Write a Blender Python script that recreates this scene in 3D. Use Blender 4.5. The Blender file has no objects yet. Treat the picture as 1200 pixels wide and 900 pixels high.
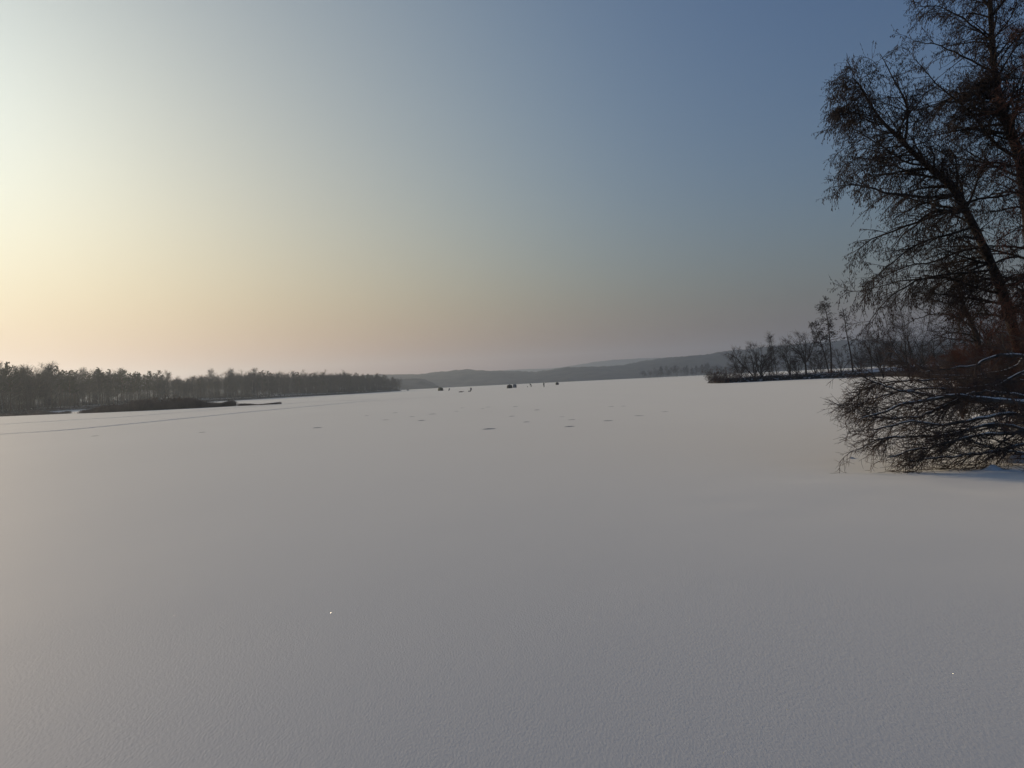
import bpy, math, random
import numpy as np
from mathutils import Vector, Matrix

S = bpy.context.scene
COL = S.collection
R = math.radians

# ------------------------------------------------------------------ camera
F = 901.0                      # focal length in photograph pixels (1200 wide)
ROLL = R(2.77)
CX, CY = 600.0, 449.2          # point of the picture that looks at the horizon
EYE = 2.0
cam = bpy.data.cameras.new('camera')
camo = bpy.data.objects.new('camera', cam); COL.objects.link(camo)
cam.sensor_width = 36; cam.lens = F/1200*36
cam.clip_start = 0.1; cam.clip_end = 30000
camo.location = (0, 0, EYE)
camo.rotation_euler = (Matrix.Rotation(R(90-.05), 3, 'X') @ Matrix.Rotation(-ROLL, 3, 'Z')).to_euler()
S.camera = camo

# ------------------------------------------------------------------ sky and sun
SUN_EL, SUN_AZ = 14.0, -43.0
SUN = Vector((math.sin(R(SUN_AZ))*math.cos(R(SUN_EL)), math.cos(R(SUN_AZ))*math.cos(R(SUN_EL)), math.sin(R(SUN_EL))))
W = bpy.data.worlds.new('World'); S.world = W; W.use_nodes = True
wn, wl = W.node_tree.nodes, W.node_tree.links
bg = wn['Background']; bg.inputs['Strength'].default_value = 0.1
sky = wn.new('ShaderNodeTexSky'); sky.sky_type = 'NISHITA'; sky.sun_disc = False
sky.sun_elevation = R(SUN_EL); sky.sun_rotation = R(SUN_AZ)
sky.air_density = 1; sky.dust_density = 3; sky.ozone_density = 1; sky.altitude = 0
tc = wn.new('ShaderNodeTexCoord')
def wmath(op, a, b=None, c=None):
    n = wn.new('ShaderNodeMath'); n.operation = op
    for i, v in enumerate((a, b, c)):
        if v is None: continue
        if isinstance(v, (int, float)): n.inputs[i].default_value = v
        else: wl.new(v, n.inputs[i])
    return n.outputs[0]
def wvec(op, a, b, scale=None):
    n = wn.new('ShaderNodeVectorMath'); n.operation = op
    for i, v in enumerate((a, b)):
        if v is None: continue
        if isinstance(v, (tuple, Vector)): n.inputs[i].default_value = v
        else: wl.new(v, n.inputs[i])
    if scale is not None:
        wl.new(scale, n.inputs['Scale'])
    return n.outputs['Value'] if op == 'DOT_PRODUCT' else n.outputs['Vector']
# winter haze laid over the clear-air sky: depends on height above the horizon and distance from the sun
dirn = tc.outputs['Generated']
sep = wn.new('ShaderNodeSeparateXYZ'); wl.new(dirn, sep.inputs[0])
el = wmath('MULTIPLY', wmath('ARCSINE', wmath('MAXIMUM', sep.outputs[2], 0.004)), 57.2958)
up = wn.new('ShaderNodeCombineXYZ'); wl.new(sep.outputs[0], up.inputs[0]); wl.new(sep.outputs[1], up.inputs[1])
wl.new(wmath('MAXIMUM', sep.outputs[2], 0.004), up.inputs[2])
wl.new(up.outputs[0], sky.inputs['Vector']) if 'Vector' in sky.inputs else None
th = wmath('MAXIMUM', 9.0, wmath('MULTIPLY', wmath('ARCCOSINE', wmath('MINIMUM', wvec('DOT_PRODUCT', dirn, SUN), 0.99999)), 57.2958))
def expn(x, k): return wmath('EXPONENT', wmath('MULTIPLY', x, -1.0/k))
terms = [expn(th, 25), wmath('DIVIDE', 1.0, wmath('ADD', 1.0, wmath('EXPONENT', wmath('MULTIPLY', wmath('SUBTRACT', th, 47.0), 1/7.0)))), expn(el, 4), expn(el, 14), wmath('MULTIPLY', expn(th, 28), expn(el, 8)), wmath('MULTIPLY', expn(th, 14), expn(el, 5)), expn(el, 1.6)]
SKYQ = [[-0.6509, -0.3156, 0.0357], [-2.477, -2.0234, -1.3116], [0.7724, 0.5311, 0.1163], [-0.5395, -0.7906, -0.8778], [0.2699, -0.074, -0.4759], [-1.925, -1.9119, -1.9043], [-1.0561, -0.9063, -1.0839], [0.7558, -0.6364, 0.4508]]
acc = wn.new('ShaderNodeCombineXYZ').outputs[0]
acc.node.inputs[0].default_value, acc.node.inputs[1].default_value, acc.node.inputs[2].default_value = SKYQ[0]
for t, q in zip(terms, SKYQ[1:]):
    acc = wvec('ADD', acc, wvec('SCALE', Vector(q), None, t))
sx = wn.new('ShaderNodeSeparateXYZ'); wl.new(acc, sx.inputs[0])
cx = wn.new('ShaderNodeCombineXYZ')
for i in range(3): wl.new(wmath('EXPONENT', sx.outputs[i]), cx.inputs[i])
wl.new(wvec('MULTIPLY', wvec('ADD', sky.outputs[0], (.001, .001, .001)), cx.outputs[0]), bg.inputs['Color'])

sunl = bpy.data.lights.new('sun', 'SUN'); sunl.energy = 2.0; sunl.angle = R(3.0); sunl.color = (1, .78, .53)
suno = bpy.data.objects.new('sun', sunl); COL.objects.link(suno)
suno.rotation_euler = SUN.to_track_quat('Z', 'Y').to_euler()

S.view_settings.view_transform = 'Standard'; S.view_settings.look = 'None'
S.view_settings.exposure = 0; S.view_settings.gamma = 1
S.cycles.max_bounces = 5; S.cycles.volume_bounces = 1; S.cycles.diffuse_bounces = 3
try:
    S.cycles.use_denoising = True; S.cycles.denoiser = 'OPENIMAGEDENOISE'; S.cycles.denoising_prefilter = 'ACCURATE'
    S.cycles.denoising_input_passes = 'RGB_ALBEDO_NORMAL'
except Exception: pass
HAZE_DENSITY = 2.5e-4

# ------------------------------------------------------------------ helpers
def at(px, py, Y):
    """world point that stands at picture position (px, py) at depth Y"""
    u = (px-CX)/F; v = -(py-CY)/F
    return np.array([Y*(u*math.cos(ROLL)+v*math.sin(ROLL)), Y, EYE+Y*(-u*math.sin(ROLL)+v*math.cos(ROLL))])
def onground(px, Y, z=0.0):
    """world point on the ground at depth Y under picture column px"""
    py = CY - (px-CX)*math.tan(ROLL)
    for _ in range(3):
        p = at(px, py, Y); py += (p[2]-z)*F/Y
    return at(px, py, Y)
def tag(o, label=None, cat=None, group=None, kind=None):
    if label: o['label'] = label
    if cat: o['category'] = cat
    if group: o['group'] = group
    if kind: o['kind'] = kind
    return o
def thing(name, loc, label, cat, group=None, rz=0):
    o = bpy.data.objects.new(name, None); COL.objects.link(o)
    o.empty_display_size = .2; o.location = loc; o.rotation_euler = (0, 0, rz)
    return tag(o, label, cat, group)
def copy_tree(root, loc, rz, scale, label=None, group=None):
    r = root.copy(); COL.objects.link(r); r.location = loc; r.rotation_euler = (0, 0, rz)
    r.scale = scale if isinstance(scale, tuple) else (scale,)*3
    if label: r['label'] = label
    if group: r['group'] = group
    for ch in KIDS.get(root.name, []):
        c = ch.copy(); COL.objects.link(c); c.parent = r
    return r
KIDS = {}
ORD = ['first', 'second', 'third', 'fourth', 'fifth', 'sixth', 'seventh', 'eighth', 'ninth', 'tenth', 'eleventh', 'twelfth', 'thirteenth', 'fourteenth', 'fifteenth', 'sixteenth']
def link(name, me, mat, parent=None, offset=None):
    o = bpy.data.objects.new(name, me); COL.objects.link(o)
    for m in (mat if isinstance(mat, (list, tuple)) else [mat]): me.materials.append(m)
    if parent is not None:
        o.parent = parent; KIDS.setdefault(parent.name, []).append(o)
        if offset is not None: o.location = offset
    return o
def mesh(name, V, Fq, smooth=True, mats=None):
    """V (n,3), Fq (m,3|4) int array"""
    me = bpy.data.meshes.new(name)
    V = np.asarray(V, np.float32); Fq = np.asarray(Fq, np.int32)
    me.vertices.add(len(V)); me.vertices.foreach_set('co', V.ravel())
    m, k = Fq.shape
    me.loops.add(m*k); me.loops.foreach_set('vertex_index', Fq.ravel())
    me.polygons.add(m)
    me.polygons.foreach_set('loop_start', np.arange(0, m*k, k, dtype=np.int32))
    me.polygons.foreach_set('loop_total', np.full(m, k, np.int32))
    if smooth: me.polygons.foreach_set('use_smooth', np.ones(m, bool))
    if mats is not None: me.polygons.foreach_set('material_index', np.asarray(mats, np.int32))
    me.update(); me.validate()
    return me
class Tubes:
    """collects round tapering stems and returns them as one mesh"""
    def __init__(self): self.V, self.F, self.n = [], [], 0
    def add(self, pts, rad, k=4):
        pts = np.asarray(pts, float); rad = np.asarray(rad, float)
        if pts.ndim == 2: pts, rad = pts[None], rad[None]
        M, n, _ = pts.shape
        if M == 0: return self
        T = np.gradient(pts, axis=1); T /= np.linalg.norm(T, axis=2, keepdims=True)+1e-9
        ref = np.where(np.abs(T[..., 2:3]) > .85, np.array([1., 0, 0]), np.array([0., 0, 1.]))
        N = np.cross(T, ref); N /= np.linalg.norm(N, axis=2, keepdims=True)+1e-9
        B = np.cross(T, N)
        a = np.arange(k)*2*math.pi/k
        V = pts[:, :, None, :] + rad[:, :, None, None]*(np.cos(a)[None, None, :, None]*N[:, :, None, :]+np.sin(a)[None, None, :, None]*B[:, :, None, :])
        idx = np.arange(M*n*k).reshape(M, n, k)+self.n
        a0 = idx[:, :-1, :]; a1 = idx[:, 1:, :]
        Q = np.stack([a0, np.roll(a0, -1, 2), np.roll(a1, -1, 2), a1], -1).reshape(-1, 4)
        self.V.append(V.reshape(-1, 3)); self.F.append(Q); self.n += M*n*k
        return self
    def quads(self, V, Q):
        self.V.append(V.reshape(-1, 3)); self.F.append(np.asarray(Q)+self.n); self.n += len(V.reshape(-1, 3)); return self
    def mesh(self, name, smooth=True, org=None):
        V = np.concatenate(self.V)
        if org is not None: V = V-np.asarray(org)
        return mesh(name, V, np.concatenate(self.F), smooth)
def norm(v): return v/(np.linalg.norm(v, axis=-1, keepdims=True)+1e-9)
def taper(M, n, r0, r1, p=1.0):
    t = np.linspace(0, 1, n)**p
    r0 = np.broadcast_to(np.asarray(r0, float), (M,))[:, None]; r1 = np.broadcast_to(np.asarray(r1, float), (M,))[:, None]
    return r0*(1-t)+r1*t
def shoots(rng, P, D, L, n, wander=.12, droop=0., zmin=None):
    M = len(P); pts = np.zeros((M, n, 3)); pts[:, 0] = P; d = norm(np.array(D, float)); L = np.broadcast_to(L, (M,))
    for i in range(1, n):
        d = d+rng.normal(0, wander, (M, 3)); d[:, 2] -= droop; d = norm(d)
        q = pts[:, i-1]+d*(L/(n-1))[:, None]
        if zmin is not None: q[:, 2] = np.maximum(q[:, 2], zmin)
        pts[:, i] = q
    return pts
def spawn(rng, pts, rad, count, t0=.2, t1=1., ang=50, spread=12, bias=None, bw=0.):
    """positions, directions and parent radii of side shoots along stems"""
    M, n, _ = pts.shape
    i = np.repeat(np.arange(M), count) if np.isscalar(count) else np.repeat(np.arange(M), count)
    t = rng.uniform(t0, t1, len(i))*(n-1); k = np.minimum(t.astype(int), n-2); f = (t-k)[:, None]
    P = pts[i, k]*(1-f)+pts[i, k+1]*f; T = norm(pts[i, k+1]-pts[i, k])
    r = rad[i, k]*(1-f[:, 0])+rad[i, k+1]*f[:, 0]
    N = rng.normal(0, 1, (len(i), 3)); N -= (N*T).sum(1)[:, None]*T; N = norm(N)
    if bias is not None:
        N = norm(N+bw*np.asarray(bias)); 
    a = np.radians(rng.normal(ang, spread, len(i)))[:, None]
    return P, norm(np.cos(a)*T+np.sin(a)*N), r, t/(n-1)
def smooth_path(P, m):
    """Catmull-Rom through points; returns m points"""
    P = np.asarray(P, float); n = len(P); t = np.linspace(0, n-1, m); k = np.minimum(t.astype(int), n-2); f = (t-k)[:, None]
    p0 = P[np.maximum(k-1, 0)]; p1 = P[k]; p2 = P[k+1]; p3 = P[np.minimum(k+2, n-1)]
    return .5*((2*p1)+(-p0+p2)*f+(2*p0-5*p1+4*p2-p3)*f**2+(-p0+3*p1-3*p2+p3)*f**3)
def vnoise(x, y, seed=0):
    """smooth value noise on arrays"""
    x = np.asarray(x, float); y = np.asarray(y, float)
    xi = np.floor(x).astype(np.int64); yi = np.floor(y).astype(np.int64); fx = x-xi; fy = y-yi
    fx = fx*fx*(3-2*fx); fy = fy*fy*(3-2*fy)
    def h(a, b):
        v = (a*374761393+b*668265263+seed*974634777) & 0x7fffffff
        v = ((v ^ (v >> 13))*1274126177) & 0x7fffffff
        return ((v ^ (v >> 16)) & 0xffff)/65535.
    return (h(xi, yi)*(1-fx)+h(xi+1, yi)*fx)*(1-fy)+(h(xi, yi+1)*(1-fx)+h(xi+1, yi+1)*fx)*fy-.5

# ------------------------------------------------------------------ materials
def mat(name, col, rough=.8, spec=.3, noise=None, bump=None, col2=None, metallic=0, coords='Object', detail=6, contrast=(.35, .65)):
    m = bpy.data.materials.new(name); m.use_nodes = True
    n, l = m.node_tree.nodes, m.node_tree.links; b = n['Principled BSDF']
    b.inputs['Base Color'].default_value = (*col, 1); b.inputs['Roughness'].default_value = rough
    b.inputs['Specular IOR Level'].default_value = spec; b.inputs['Metallic'].default_value = metallic
    t = n.new('ShaderNodeTexCoord')
    if noise and col2:
        x = n.new('ShaderNodeTexNoise'); x.inputs['Scale'].default_value = noise; x.inputs['Detail'].default_value = detail
        l.new(t.outputs[coords], x.inputs['Vector'])
        r = n.new('ShaderNodeValToRGB'); r.color_ramp.elements[0].position = contrast[0]; r.color_ramp.elements[1].position = contrast[1]
        r.color_ramp.elements[0].color = (*col, 1); r.color_ramp.elements[1].color = (*col2, 1)
        l.new(x.outputs['Fac'], r.inputs[0]); l.new(r.outputs[0], b.inputs['Base Color'])
    if bump:
        x = n.new('ShaderNodeTexNoise'); x.inputs['Scale'].default_value = bump[0]; x.inputs['Detail'].default_value = 5
        l.new(t.outputs[coords], x.inputs['Vector'])
        u = n.new('ShaderNodeBump'); u.inputs['Strength'].default_value = bump[1]; u.inputs['Distance'].default_value = bump[2]
        l.new(x.outputs['Fac'], u.inputs['Height']); l.new(u.outputs[0], b.inputs['Normal'])
    return m
def snow_material():
    m = bpy.data.materials.new('lake_snow'); m.use_nodes = True
    n, l = m.node_tree.nodes, m.node_tree.links; b = n['Principled BSDF']
    t = n.new('ShaderNodeTexCoord')
    b.inputs['Roughness'].default_value = .74; b.inputs['Specular IOR Level'].default_value = 1.0
    b.inputs['Sheen Weight'].default_value = .45; b.inputs['Sheen Roughness'].default_value = .45; b.inputs['Sheen Tint'].default_value = (1, 1, .95, 1)
    def noise(scale, detail, stretch=None):
        x = n.new('ShaderNodeTexNoise'); x.inputs['Scale'].default_value = scale; x.inputs['Detail'].default_value = detail
        if stretch:
            mp = n.new('ShaderNodeMapping'); mp.inputs['Scale'].default_value = stretch; mp.inputs['Rotation'].default_value = (0, 0, .5)
            l.new(t.outputs['Object'], mp.inputs['Vector']); l.new(mp.outputs[0], x.inputs['Vector'])
        else: l.new(t.outputs['Object'], x.inputs['Vector'])
        return x.outputs['Fac']
    r = n.new('ShaderNodeValToRGB'); r.color_ramp.elements[0].color = (.60, .583, .558, 1); r.color_ramp.elements[1].color = (.64, .623, .596, 1)
    r.color_ramp.elements[0].position = .3; r.color_ramp.elements[1].position = .7
    l.new(noise(.09, 4, (1, .35, 1)), r.inputs[0]); l.new(r.outputs[0], b.inputs['Base Color'])
    def bump(h, s, d, prev=None):
        u = n.new('ShaderNodeBump'); u.inputs['Strength'].default_value = s; u.inputs['Distance'].default_value = d
        l.new(h, u.inputs['Height'])
        if prev: l.new(prev, u.inputs['Normal'])
        return u.outputs[0]
    b1 = bump(noise(2.2, 3, (1, .5, 1)), .35, .006)
    b2 = bump(noise(14, 4, (1, .55, 1)), .35, .004, b1)
    b3 = bump(noise(66, 4, (1, .45, 1)), .65, .0045, b2)
    l.new(b3, b.inputs['Normal'])
    return m
M_SNOW = snow_material()
M_BANKSNOW = mat('bank_snow', (.66, .65, .63), .6, .4, bump=(3, .6, .1))
M_FRESH = mat('branch_snow', (.8, .78, .74), .6, .4, bump=(12, .6, .02))
M_BARK = mat('alder_bark', (.022, .018, .015), .9, .2, noise=9, col2=(.085, .062, .046), bump=(30, 1, .035), contrast=(.42, .7))
M_TWIG = mat('alder_twig', (.03, .021, .017), .8, .25, noise=3, col2=(.055, .035, .026))
M_RED_SUNLIT_TWIG = mat('red_brown_sunlit_twig', (.07, .028, .018), .75, .3, noise=3, col2=(.15, .058, .036))  # red-brown twigs; sunlit red of alder catkins is put into the colour too
M_CONE = mat('alder_catkin', (.022, .016, .015), .85, .2, noise=4, col2=(.038, .025, .021))
M_GREYBARK = mat('willow_bark', (.05, .042, .036), .85, .25, noise=5, col2=(.14, .12, .1), bump=(30, .7, .02))
M_BRUSH = mat('willow_twig', (.065, .048, .038), .75, .3, noise=3, col2=(.14, .095, .072))
M_PINE = mat('pine_needles', (.022, .032, .022), .8, .2, noise=.6, col2=(.045, .055, .035))
M_PTRUNK = mat('pine_bark', (.05, .035, .028), .85, .2, noise=1.5, col2=(.1, .065, .045))
M_BIRCH = mat('birch_bark', (.10, .095, .09), .8, .2, noise=2, col2=(.3, .29, .27))
M_FARTWIG = mat('bare_twigs', (.04, .04, .042), .85, .2, noise=.5, col2=(.075, .072, .072))
M_REED = mat('dry_reed', (.13, .095, .072), .85, .2, noise=.4, col2=(.24, .18, .135))
M_FOREST = mat('hill_forest', (.022, .028, .032), .9, .1, noise=.02, col2=(.05, .055, .06), coords='Object', contrast=(.4, .6))
M_EARTH = mat('bank_earth', (.03, .026, .023), .9, .2, noise=1.6, col2=(.4, .4, .4), bump=(4, .8, .15), contrast=(.54, .68))
M_SLUSH = mat('frozen_slush', (.27, .26, .25), .6, .4, noise=9, col2=(.4, .39, .38))
M_WATER = mat('hole_water', (.02, .022, .025), .15, .5)

# ------------------------------------------------------------------ frozen lake
def lake():
    def height(X, Y):
        h = vnoise(X/2.6, Y/4.5, 1)*.018+vnoise(X/.9, Y/1.3, 2)*.006+vnoise(X/9, Y/14, 3)*.03
        # soft drifts towards the fallen branches
        w = np.exp(-(((X-8.5)/4.5)**2+((Y-12.5)/4)**2)); h += w*(vnoise(X/.55, Y/.7, 4)*.045+vnoise(X/1.6, Y/1.1, 5)*.035)
        return h
    xs = np.concatenate([-np.geomspace(6400, 41, 26), np.linspace(-40, 40, 321), np.geomspace(41, 6400, 26)])
    ys = np.concatenate([-np.geomspace(6400, 12, 18), np.linspace(-10, 60, 321), np.geomspace(61, 6400, 50)])
    X, Y = np.meshgrid(xs, ys)
    fade = np.clip(1-np.maximum(np.abs(X)/40, np.abs(Y-25)/35), 0, 1)**.3
    Z = height(X, Y)*fade
    V = np.stack([X, Y, Z], -1).reshape(-1, 3); nx = len(xs); i = np.arange(len(V)).reshape(X.shape)
    Q = np.stack([i[:-1, :-1], i[:-1, 1:], i[1:, 1:], i[1:, :-1]], -1).reshape(-1, 4)
    o = link('frozen_lake', mesh('frozen_lake', V, Q), M_SNOW); tag(o, kind='structure')
lake()

# ice crystals that catch the sun here and there
def crystals():
    rng = np.random.default_rng(5); N = 7000
    Y = 3+rng.uniform(0, 1, N)**1.6*32; X = rng.uniform(-.85, .85, N)*Y
    sz = .0016+rng.uniform(0, .0014, N)
    nrm = norm(rng.normal(0, 1, (N, 3))+np.array([0, 0, .6])); nrm[:, 2] = np.abs(nrm[:, 2])
    a = norm(np.cross(nrm, rng.normal(0, 1, (N, 3)))); b = np.cross(nrm, a)
    C = np.stack([X, Y, np.full(N, .018)], 1)
    V = np.stack([C+a*sz[:, None]*math.cos(t)+b*sz[:, None]*math.sin(t) for t in (0, 2.09, 4.19)]+[C-nrm*sz[:, None]*.5], 1)
    i = np.arange(N)[:, None]*4
    T = np.concatenate([i+np.array([[0, 1, 2]]), i+np.array([[0, 3, 1]]), i+np.array([[1, 3, 2]]), i+np.array([[2, 3, 0]])])
    m = mat('ice_crystal', (.8, .8, .8), .2, 1.0, metallic=1.0)
    o = link('snow_crystals', mesh('snow_crystals', V.reshape(-1, 3), T, smooth=False), m); tag(o, kind='stuff', label='tiny ice crystals glinting on the snow', cat='snow')
crystals()

# ------------------------------------------------------------------ shores
def bank(name, pts, offs, hs, side, mats, seed, edge=1, m=160, rough=.25, far=(1, .2)):
    """strip of land inland of a shoreline; side is the inland direction sign"""
    P = smooth_path(np.array([(p[0], p[1], 0) for p in pts]), m)[:, :2]
    T = norm(np.gradient(P, axis=0)); N = np.stack([-T[:, 1], T[:, 0]], 1)*side
    w = (vnoise(np.arange(m)/3.1, 0*np.arange(m), seed)*1.2+vnoise(np.arange(m)/1.1, 0*np.arange(m), seed+1)*.6)*edge
    rows = []
    for o_, h in zip(offs, hs):
        q = P+N*(min(o_, 3)+w[:, None]*(1 if o_ < 20 else 0))+np.array(far)*max(0, o_-3)
        z = h+(vnoise(q[:, 0]/1.7, q[:, 1]/1.7, seed+2)*rough+vnoise(q[:, 0]/.5, q[:, 1]/.5, seed+5)*rough*.4)*(0 if h < 0 else 1)*min(1, abs(h)+.2)
        rows.append(np.column_stack([q, z]))
    V = np.array(rows); k = len(offs); i = np.arange(k*m).reshape(k, m)
    Q = np.stack([i[:-1, :-1], i[:-1, 1:], i[1:, 1:], i[1:, :-1]], -1).reshape(-1, 4)
    if side > 0: Q = Q[:, ::-1]
    if side > 0: Q = Q[:, ::-1]
    mi = np.repeat(np.arange(k-1), m-1); mi = np.array([0 if offs[a] < 1.2*edge+.3 else 1 for a in mi])
    o = link(name, mesh(name, V.reshape(-1, 3), Q, mats=mi), mats); tag(o, kind='structure')
    return o
RIGHT = [(47, 180), (42.5, 166), (41.5, 155), (47, 152.5), (56, 153), (63, 147), (66.5, 134), (61, 112), (50, 86), (36, 57), (24, 36), (15.5, 23.5), (12.8, 18), (12, 10), (12, 0), (13, -30)]
bank('right_shore', RIGHT, [-.6, 0, .35, .8, 1.5, 3, 7, 16, 40, 110, 400], [-.15, .1, .45, .75, .9, .85, .8, .9, 1.4, 2.5, 6], 1, [M_EARTH, M_BANKSNOW], 21, edge=.55, m=420)
LEFT = [(-190, 120), (-160, 180)]+[tuple(onground(px, Y)[:2]) for px, Y in ((-60, 222), (0, 232), (75, 285), (150, 335), (240, 405), (290, 430), (330, 485), (400, 525), (440, 610), (468, 668), (466, 720), (440, 830))]+[(-230, 1150)]
bank('left_shore', LEFT, [-1, 0, 1.5, 4, 10, 25, 60, 140, 500], [-.15, .15, .7, 1.1, 1.5, 2.2, 3, 4, 6], 1, [M_EARTH, M_BANKSNOW], 33, edge=1.2, m=400, far=(-1, .15))

# ------------------------------------------------------------------ hills
def ridge(name, prof, Y0, depth, seed, bumpy=4.0, step=7.0, base=0.0):
    """wooded ridge whose crest follows picture heights at its own distance"""
    px = np.array([p[0] for p in prof], float); py = np.array([p[1] for p in prof], float)
    ycrest = Y0+depth*.55
    C = np.array([at(a, b, ycrest) for a, b in prof])
    X = np.arange(C[0, 0], C[-1, 0], step); H = np.interp(X, C[:, 0], C[:, 2])
    t = np.concatenate([np.linspace(0, .55, 26), np.linspace(.6, 1, 8)])
    XX, TT = np.meshgrid(X, t); HH = np.broadcast_to(H, XX.shape)
    shape = np.where(TT < .55, np.sin(np.clip(TT/.55, 0, 1)*math.pi/2)**.9, np.cos((TT-.55)/.45*math.pi/2))
    YY = Y0+TT*depth+vnoise(XX/160, TT*0, seed)*depth*.12
    Z = HH*shape+(vnoise(XX/220, YY/150, seed+1)*.22*HH)*np.sin(np.clip(TT, 0, 1)*math.pi)*(TT < .5)
    Z += (vnoise(XX/9, YY/9, seed+2)+vnoise(XX/19, YY/22, seed+3))*bumpy*(TT > .01)+np.where(TT > .01, bumpy*1.2, 0)*shape
    Z = np.where(TT < .01, base-1, Z-bumpy*1.3*(TT > .01)*shape)
    V = np.stack([XX, YY, Z], -1).reshape(-1, 3); i = np.arange(len(V)).reshape(XX.shape)
    Q = np.stack([i[:-1, :-1], i[:-1, 1:], i[1:, 1:], i[1:, :-1]], -1).reshape(-1, 4)
    o = link(name, mesh(name, V, Q), M_FOREST); tag(o, kind='structure')
ridge('wooded_hills', [(-700, 470), (-300, 460), (200, 450), (380, 442), (450, 439), (490, 439), (515, 436.5), (533, 434.5), (550, 434), (575, 435), (600, 436), (627, 436.5), (645, 434), (658, 432), (679, 431.5), (700, 431.4), (730, 428), (752, 424), (776, 420), (808, 418.2), (840, 413), (854, 411.4), (880, 409), (902, 406), (950, 403), (1000, 402), (1060, 402), (1120, 396), (1200, 392), (1400, 385), (1900, 360)], 1480, 1100, 3)
ridge('near_headland', [(300, 462), (380, 447), (420, 444.5), (455, 443.5), (490, 444), (500, 445.5), (508, 448.5), (516, 455)], 1250, 160, 9, bumpy=3)
ridge('distant_ridge', [(480, 442), (560, 438), (590, 434), (620, 432.5), (648, 431.8), (690, 426), (720, 422.5), (745, 421), (780, 420), (860, 418), (1000, 410)], 3600, 900, 14, bumpy=3, step=14)

# ------------------------------------------------------------------ trees
def bare_tree(rng, H, stems=1, lean=0., crown0=.25, spread=.42, twigs=1., r0=None, rt=.008, droop=0.02, up=.3, lv=3):
    """returns (trunk Tubes, crown Tubes) of a leafless tree of height H at the origin"""
    tr, cr = Tubes(), Tubes(); r0 = r0 or H*.011
    for s in range(stems):
        a = rng.uniform(0, 6.28); off = np.array([math.cos(a), math.sin(a), 0])*(0 if stems == 1 else .15*H/8)
        d = np.array([[lean+rng.normal(0, .05)+(off[0]*1.1 if stems > 1 else 0), off[1]*1.1+rng.normal(0, .05), 1.]])
        tk = shoots(rng, off[None], d, H*(1 if s == 0 else rng.uniform(.75, .98)), 10, .05, -.01)
        rr = taper(1, 10, r0/(1 if stems == 1 else 1.3), r0*.08, .8)
        tk[:, 0, 2] -= .3
        tr.add(tk, rr, 6)
        n1 = int(26*twigs/math.sqrt(stems))
        P, D, r, t = spawn(rng, tk, rr, n1, crown0, .97, 55, 12, (0, 0, 1), up)
        L1 = H*spread*(1.15-t)*rng.uniform(.6, 1.1, len(t))
        b1 = shoots(rng, P, D, L1, 6, .12, -.03+droop); r1 = taper(len(t), 6, r*.55, rt*1.2)
        tr.add(b1, r1, 4)
        P, D, r, t = spawn(rng, b1, r1, int(9*twigs), .15, 1, 45, 14, (0, 0, 1), .25)
        L2 = H*.13*rng.uniform(.5, 1.2, len(t)); b2 = shoots(rng, P, D, L2, 4, .16, droop-.02); r2 = taper(len(t), 4, np.maximum(r*.6, rt), rt*.8)
        cr.add(b2, r2, 3)
        if lv > 2:
            P, D, r, t = spawn(rng, b2, r2, int(5*twigs), .2, 1, 40, 15)
            b3 = shoots(rng, P, D, H*.055*rng.uniform(.5, 1.3, len(t)), 3, .15, droop); cr.add(b3, taper(len(t), 3, rt*.9, rt*.5), 3)
    return tr, cr
def vase_tree(rng, H, W, stems=4, fork=.0, r0=.12, rt=.010, d1=8, d2=7, d3=5, low=.12):
    """leafless tree whose stems spread from the base (or from a fork) into a wide open crown W across"""
    tr, cr = Tubes(), Tubes(); b0 = np.array([[0, 0, -.3]])
    if fork > 0:
        tk = shoots(rng, b0, np.array([[rng.normal(0, .04), 0, 1.]]), H*fork+.3, 6, .04); tr.add(tk, taper(1, 6, r0*1.15, r0*.9), 8); b0 = tk[:, -1]
    a = np.arange(stems)*2*math.pi/stems+rng.uniform(0, 6); tilt = rng.uniform(.35, 1.1, stems)*W*.5/(H*(1-fork))
    D = np.stack([np.cos(a)*tilt, np.sin(a)*tilt*.8, np.ones(stems)], 1)
    L = H*(1-fork)*rng.uniform(.78, 1.04, stems); m = shoots(rng, np.repeat(b0, stems, 0), D, L, 10, .13, .0); r = taper(stems, 10, r0*(.8 if fork else .7), rt, .8); tr.add(m, r, 6)
    lo = low if not fork else .05
    P, D, q, t = spawn(rng, m, r, d1, lo, .95, 46, 14, (0, 0, 1), .1); b = shoots(rng, P, D, H*.42*(1.15-t)*rng.uniform(.5, 1.3, len(t)), 8, .13, 0); r1 = taper(len(t), 8, np.maximum(q*.55, rt), rt*.8); tr.add(b, r1, 4)
    P, D, q, t = spawn(rng, b, r1, d2, .1, 1, 38, 12, (0, 0, 1), .15); c = shoots(rng, P, D, H*.17*(1.25-t)*rng.uniform(.5, 1.2, len(t)), 5, .12); r2 = taper(len(t), 5, rt*.85, rt*.5); cr.add(c, r2, 3)
    P, D, q, t = spawn(rng, c, r2, d3, .15, 1, 38, 14); e = shoots(rng, P, D, H*.065*rng.uniform(.5, 1.3, len(t)), 3, .12); cr.add(e, taper(len(t), 3, rt*.5, rt*.3), 3)
    return tr, cr
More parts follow.
